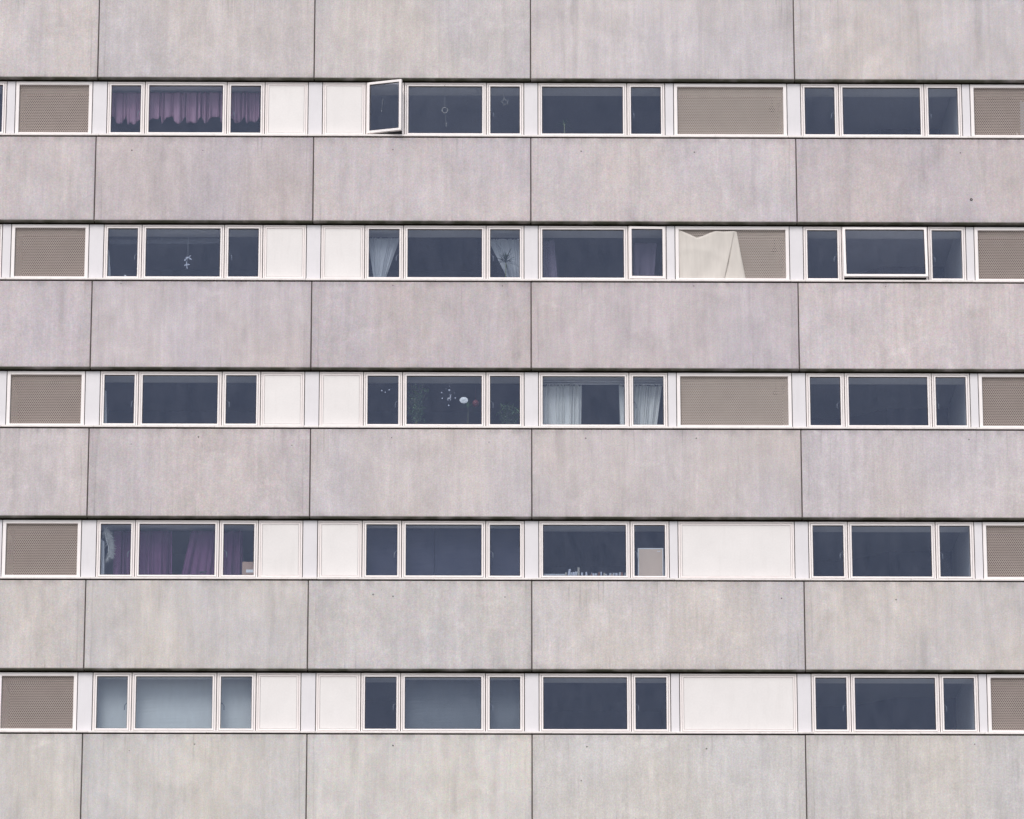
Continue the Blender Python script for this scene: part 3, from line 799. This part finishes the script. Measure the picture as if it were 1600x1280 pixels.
# storey 3
tag(drape('curtain', [(162,606),(166,612),(160,666),(167,666)], 0.24, M['net'], 2, 0.008, 21),
    'narrow white curtain strip at the left edge of the plain third floor window', 'curtain')
tag(pot_plant('potted_plant', 651, 600, 0.30, board(2), 'bush', 620, 0.19, 0.072, 0.032, M['leaf'], seed=31),
    'tall leafy green plant at the left of the third floor centre window', 'plant')
tag(pot_plant('potted_plant', 797, 632, 0.28, board(2), 'bush', 620, 0.23, 0.072, 0.032, M['leaf'], seed=33),
    'low bushy green plant in the right pane of the third floor centre window', 'plant')
tag(pot_plant('potted_plant', 731, 618, 0.36, board(2), 'strap', 34, 0.1, 0.24, 0.013, M['leaf'], seed=35, stem_r=0.004),
    'thin trailing green plant below the white oval plate', 'plant')
for (us, s) in (((641.5, 646.5), 51), ((740, 749), 52)):
    for q, u in enumerate(us):
        rnd = random.Random(s+q); O = at(u, 661, 0.24); root = empty('flower', (O[0], O[1], board(2)))
        mb = MB(); mb.tube([(0,0,0),(0.004,0,0.045)], 0.004, 5); mb.build('stem', M['leaf'], root)
        mb = MB()
        for k in range(16):
            a = rnd.uniform(0,6.283); el = rnd.uniform(0.2,1.5)
            mb.leaf((0,0,0.04), (math.cos(a)*math.cos(el), math.sin(a)*math.cos(el), math.sin(el)), (0,0,1), rnd.uniform(0.035,0.055), 0.024, 0.1)
        mb.build('petals', M['petal'], root)
        nm = [['leftmost pale pink flower on the third floor centre window board', 'pale pink flower just right of the leftmost one, under the tall leafy plant'],
              ['pale pink flower under the red bauble, the left one of that pair', 'pale pink flower beside the mullion, the right one under the red bauble']][s-51][q]
        tag(root, nm, 'flower', 'pale pink flowers on the window board')
# plate, bauble, window stickers
O = at(724.7, 625.5, 0.20); mb = MB(); mb.smooth = True; mb.lathe([(0.001,-0.006),(0.070,-0.004),(0.076,0.0),(0.070,0.006),(0.001,0.006)], 0, 0, 28, 'y', 0.78)
pl = mb.build('oval_plaque', M['paper'], None, O); tag(pl, 'white oval plaque with a thin dark scrawl hanging in the third floor window', 'plaque')
mb = MB(); mb.tube([(-0.03,-0.008,-0.004),(-0.012,-0.008,0.004),(0.0,-0.008,0.002),(0.014,-0.008,0.010),(0.03,-0.008,0.012)], 0.0025, 5); mb.build('marking', M['paper2'], pl)
O = at(743, 630.5, 0.34); mb = MB(); mb.smooth = True
mb.lathe([(0.002,-0.062)]+[(0.062*math.sin(math.pi*k/10), -0.062*math.cos(math.pi*k/10)) for k in range(1,10)]+[(0.008,0.062),(0.008,0.074),(0.002,0.076)], 0, 0, 20)
mb.tube([(0,0,0.07),(0,0,0.30)], 0.002, 4)
tag(mb.build('bauble', M['red'], None, O), 'dull red bauble hanging right of the white oval plaque', 'bauble')
def deer():
    O = at(702, 622, 0.142); mb = MB()
    def seg(a, b, r): mb.tube([(O[0]+a[0],O[1],O[2]+a[1]),(O[0]+b[0],O[1],O[2]+b[1])], r, 5)
    seg((-0.03,-0.012),(0.022,-0.006),0.014); seg((0.02,-0.005),(0.022,0.035),0.009); seg((0.018,0.038),(0.032,0.045),0.006)
    seg((0.018,0.045),(0.004,0.068),0.004); seg((0.024,0.046),(0.034,0.070),0.004)
    for x in (-0.034,-0.022,0.012,0.024): seg((x,-0.015),(x+0.004,-0.046),0.004)
    return thing_mb(mb, 'deer_sticker', M['frost'], O)
tag(deer(), 'small white deer shaped sticker in the middle of the third floor centre window', 'window sticker')
mb0 = MB(); mb0.lathe([(0.001,-0.002),(0.0135,-0.002),(0.0135,0.0),(0.001,0.0)], 0, 0, 10, 'y'); dm = mb0.mesh('dot_sticker', M['frost'])
for (u, v, s, lab) in [(596.5,610.5,.95,'left dot of the three lower white dot stickers in the narrow casement'),(602,613,.8,'lowest white dot sticker in the narrow casement'),(608.3,609.2,.9,'right dot of the three lower white dot stickers in the narrow casement'),
        (702,609.8,1.2,'largest white dot sticker just above the deer sticker'),(690,613.5,.85,'white dot sticker up and left of the deer sticker'),(691,622.5,.85,'white dot sticker level with the deer sticker on its left'),
        (711.3,622,.9,'white dot sticker between the deer sticker and the oval plaque'),(701,633.5,1.05,'lone white dot sticker below the deer sticker'),(710,614,.45,'faint tiny dot sticker up and right of the deer sticker'),
        (702,603.5,.45,'faint tiny dot sticker at the very top above the deer sticker'),(697,608,.4,'faint tiny dot sticker left of the largest dot sticker')]:
    o = link('dot_sticker', dm, None, at(u, v, 0.148)); o.scale = (s, 1, s); tag(o, lab, 'window sticker', 'white dot stickers on the glass')
tag(drape('curtain', [(846,602),(909,602),(846,670),(908,670)], 0.42, M['cream'], 9, 0.032, 41, 0, 140, 14, top_amp=0.9, hem=0.03),
    'pale curtain at the left of the wide third floor pane beside the perforated screen', 'curtain')
tag(drape('curtain', [(967,602),(1034,602),(969,670),(1026,670)], 0.42, M['cream'], 9, 0.032, 42, 0, 140, 14, top_amp=0.9, hem=0.03),
    'pale curtain passing behind the mullion into the narrow casement, third floor', 'curtain')
a = at(845, 600, 0.36); b = at(1040, 600.5, 0.36); mb = MB(); O = a
mb.tube([(0,0,0),(b[0]-a[0],0,0)], 0.008, 8); mb.tube([(0,-0.03,0.035),(b[0]-a[0],-0.03,0.035)], 0.006, 8)
tag(mb.build('curtain_rail', M['white'], None, O), 'double white curtain rail above the pale curtains on the third floor', 'curtain rail')

# storey 4
tag(drape('curtain', [(178,830),(269,830),(177,903),(269,903)], 0.45, M['purple'], 7, 0.075, 61, 0, 160, 14, hem=0.0),
    'left purple curtain in the fourth floor window, beside the white feathers', 'curtain')
tag(drape('curtain', [(298,830),(379,830),(282,903),(379,903)], 0.45, M['purple'], 6, 0.075, 62, 0, 160, 14, hem=0.0),
    'right purple curtain in the fourth floor window, beside the cardboard box', 'curtain')
tag(drape('curtain', [(157,842),(163,846),(155,900),(163,900)], 0.24, M['net'], 2, 0.008, 63),
    'narrow white curtain edge below the white feathers on the fourth floor', 'curtain')
def feathers():
    O = at(165, 850, 0.22); root = empty('feather_garland', O); rnd = random.Random(7); mb = MB()
    for k in range(260):
        t = rnd.random(); c = Vector((-0.045+0.12*math.sin(t*2.4), rnd.uniform(-0.02,0.02), 0.27-0.52*t))
        a = rnd.gauss(-0.4, 0.8)
        mb.leaf(c, (math.cos(a), rnd.uniform(-0.4,0.4), math.sin(a)), (0,1,0), rnd.uniform(0.07,0.14), 0.014, 0.2)
    mb.build('plumes', M['feather'], root)
    mb = MB(); mb.tube([(-0.045,0,0.33),(0.0,0,0.12),(0.05,0,-0.05),(0.06,0,-0.24)], 0.004, 6); mb.build('cord', M['paper'], root)
    return root
tag(feathers(), 'garland of white feathers hanging at the left of the purple curtains', 'garland')
def card_box():
    a = at(378.5, 878, 0.24); x1 = at(398, 878, 0.24)[0]; z0 = board(3); root = empty('cardboard_box', (a[0], 0.24, z0)); w = x1-a[0]; h = a[2]-z0
    mb = MB(); mb.box(0, w, 0, 0.15, 0, h); mb.build('carton', M['card'], root)
    mb = MB(); mb.box(w*0.32, w*0.995, -0.003, -0.0005, h*0.38, h*0.55); mb.build('paper_label', M['paper'], root)
    return root
tag(card_box(), 'brown cardboard box with a white label at the right end of the fourth floor window', 'box')
O = at(317, 894, 0.25); root = empty('toy_animal', (O[0], O[1], board(3))); mb = MB(); mb.smooth = True
hz = O[2]-board(3)
mb.tube([(-0.055,0,hz-0.01),(-0.03,0,hz),(0.03,0,hz),(0.055,0,hz+0.012),(0.075,0,hz+0.004)], 0.018, 8, 0.010)
for x in (-0.035,0.035): mb.tube([(x,0,hz),(x,0,0)], 0.008, 6)
mb.build('body', M['black'], root); tag(root, 'small dark toy animal on the board in front of the right purple curtain', 'toy')
def blackout():
    for (u0, u1, lab) in [(567, 678, 'left dark blackout blind with its edge at the seam, fourth floor centre window'), (679.2, 816, 'right dark blackout blind beyond the seam, fourth floor centre window')]:
        a = at(u0, 822, 0.45); b = at(u1, 906, 0.45); O = (a[0], 0.45, b[2]); root = empty('blackout_blind', O); w = b[0]-a[0]; h = a[2]-b[2]
        mb = MB()
        for k in range(11):
            z = h*k/10; mb.v += [(0, 0.004*math.sin(k*1.1), z), (w*0.5, 0.010*math.sin(k*0.9+1), z), (w, 0.003*math.sin(k), z)]
        for k in range(10):
            for i in range(2): q = 3*k+i; mb.f.append((q, q+1, q+4, q+3))
        o = mb.build('cloth', M['dark'], root); solid(o, 0.004)
        mb = MB(); mb.tube([(0,0.015,h+0.01),(w,0.015,h+0.01)], 0.016, 10); mb.build('roller', M['paper2'], root)
        tag(root, lab, 'blind', 'blackout blinds')
blackout()
def clutter():
    rnd = random.Random(12); z0 = board(3); a = at(849, 890, 0.24)[0]; b = at(980, 890, 0.24)[0]; x = a + 0.37; n = 0
    tops = []
    # a low strip of card lying along the left part
    mb = MB(); mb.box(0, 0.42, 0, 0.16, 0, 0.105); o = mb.build('book', M['paper2'], None, (a-0.04, 0.24, z0)); tag(o, 'flat grey book lying at the left end of the fourth floor book row', 'book', 'books on the fourth floor window board')
    while x < b - 0.01:
        w = rnd.uniform(0.018, 0.045); u = (x-a)/(b-a)
        h = 0.105 + 0.045*rnd.random() + (0.085 if 0.26 < u < 0.42 else 0) * rnd.random() + (0.05 if u > 0.9 else 0)*rnd.random()
        root = empty('book', (x, 0.235+rnd.uniform(0,0.03), z0)); root.rotation_euler = (0, rnd.choice((0, 0, 0.12, -0.14, 0.2)), 0)
        mt = M[rnd.choice(('frost','frost','paper2','straw','pot','paper2','card'))]
        mb = MB(); mb.box(0, 0.003, 0, 0.14, 0, h); mb.box(w-0.003, w, 0, 0.14, 0, h); mb.box(0.003, w-0.003, 0, 0.003, 0, h); mb.build('cover', mt, root)
        mb = MB(); mb.box(0.0035, w-0.0035, 0.0035, 0.132, 0.003, h-0.004); mb.build('pages', M['frost'], root)
        tag(root, 'thin book or folder standing in the row on the fourth floor window board', 'book', 'books on the fourth floor window board')
        x += w + rnd.choice((0.004, 0.008, 0.03)); n += 1
clutter()
def picture():
    z0 = board(3); a = at(996.5, 856.5, 0.24); b = at(1036.5, 856.5, 0.24); w = b[0]-a[0]; h = a[2]-z0
    root = empty('leaning_board', (a[0], 0.24, z0))
    mb = MB(); mb.ring(0, w, 0, h, 0.018, 0, 0.02, 0.003); mb.build('edge_frame', M['paper'], root)
    mb = MB(); mb.box(0.017, w-0.017, 0.004, 0.016, 0.017, h-0.017); mb.build('backing_board', M['board'], root)
    mb = MB(); mb.box(w*0.76, w*0.89, 0.0, 0.0035, h-0.062, h-0.050); mb.build('paper_tag', M['paper'], root)
    return root, w
pr, w_ = picture(); tag(pr, 'beige backing board with a thin white edge leaning in the narrow pane, fourth floor', 'board')
a = at(1037, 872, 0.27); z0 = board(3); mb = MB(); mb.box(0, 0.03, 0, 0.10, 0, a[2]-z0); o = mb.build('folder', M['paper2'], None, (a[0]-0.005, 0.275, z0)); o.rotation_euler = (0, 0.05, 0)
tag(o, 'pale grey folder standing right behind the beige leaning board', 'folder')

# storey 5
def roller(u0, u1, vt, Y, mat, lab, zb, rail=True, gp='roller blinds'):
    a = at(u0, vt, Y); b = at(u1, vt, Y); w = b[0]-a[0]; h = a[2]-zb
    root = empty('roller_blind', (a[0], Y, zb)); mb = MB(); n = 16
    for k in range(n+1):
        z = h*k/n; mb.v += [(0, 0.003*math.sin(k*1.3), z), (w*0.33, 0.006*math.sin(k*0.8+1), z), (w*0.66, 0.006*math.sin(k*0.7+2), z), (w, 0.002*math.sin(k), z)]
    for k in range(n):
        for i in range(3): q = 4*k+i; mb.f.append((q, q+1, q+5, q+4))
    o = mb.build('cloth', mat, root); solid(o, 0.003)
    mb = MB(); mb.tube([(0,0.02,h+0.015),(w,0.02,h+0.015)], 0.02, 12); mb.build('roller', M['white'], root)
    mb = MB(); mb.box(0, w, -0.006, 0.006, -0.02, -0.002); mb.build('bottom_bar', M['white'], root)
    return tag(root, lab, 'blind', gp)
zb5 = ZS[4] + ZG + 0.03
roller(147, 202.5, 1061, 0.44, M['blind'], 'pale grey green roller blind in the narrow left casement, lowest left window', zb5)
roller(206.5, 335.5, 1061, 0.44, M['blind'], 'wide pale grey green roller blind in the middle pane, lowest left window', zb5)
roller(339.5, 396, 1061, 0.44, M['blind'], 'pale grey green roller blind in the narrow right casement, lowest left window', zb5)
roller(626.5, 756.5, 1062, 0.44, M['bluish'], 'wide slate blue roller blind beside the uncovered dark casement', zb5)
roller(760, 817, 1062, 0.44, M['bluish'], 'narrow slate blue roller blind next to the pier, lowest centre window', zb5)
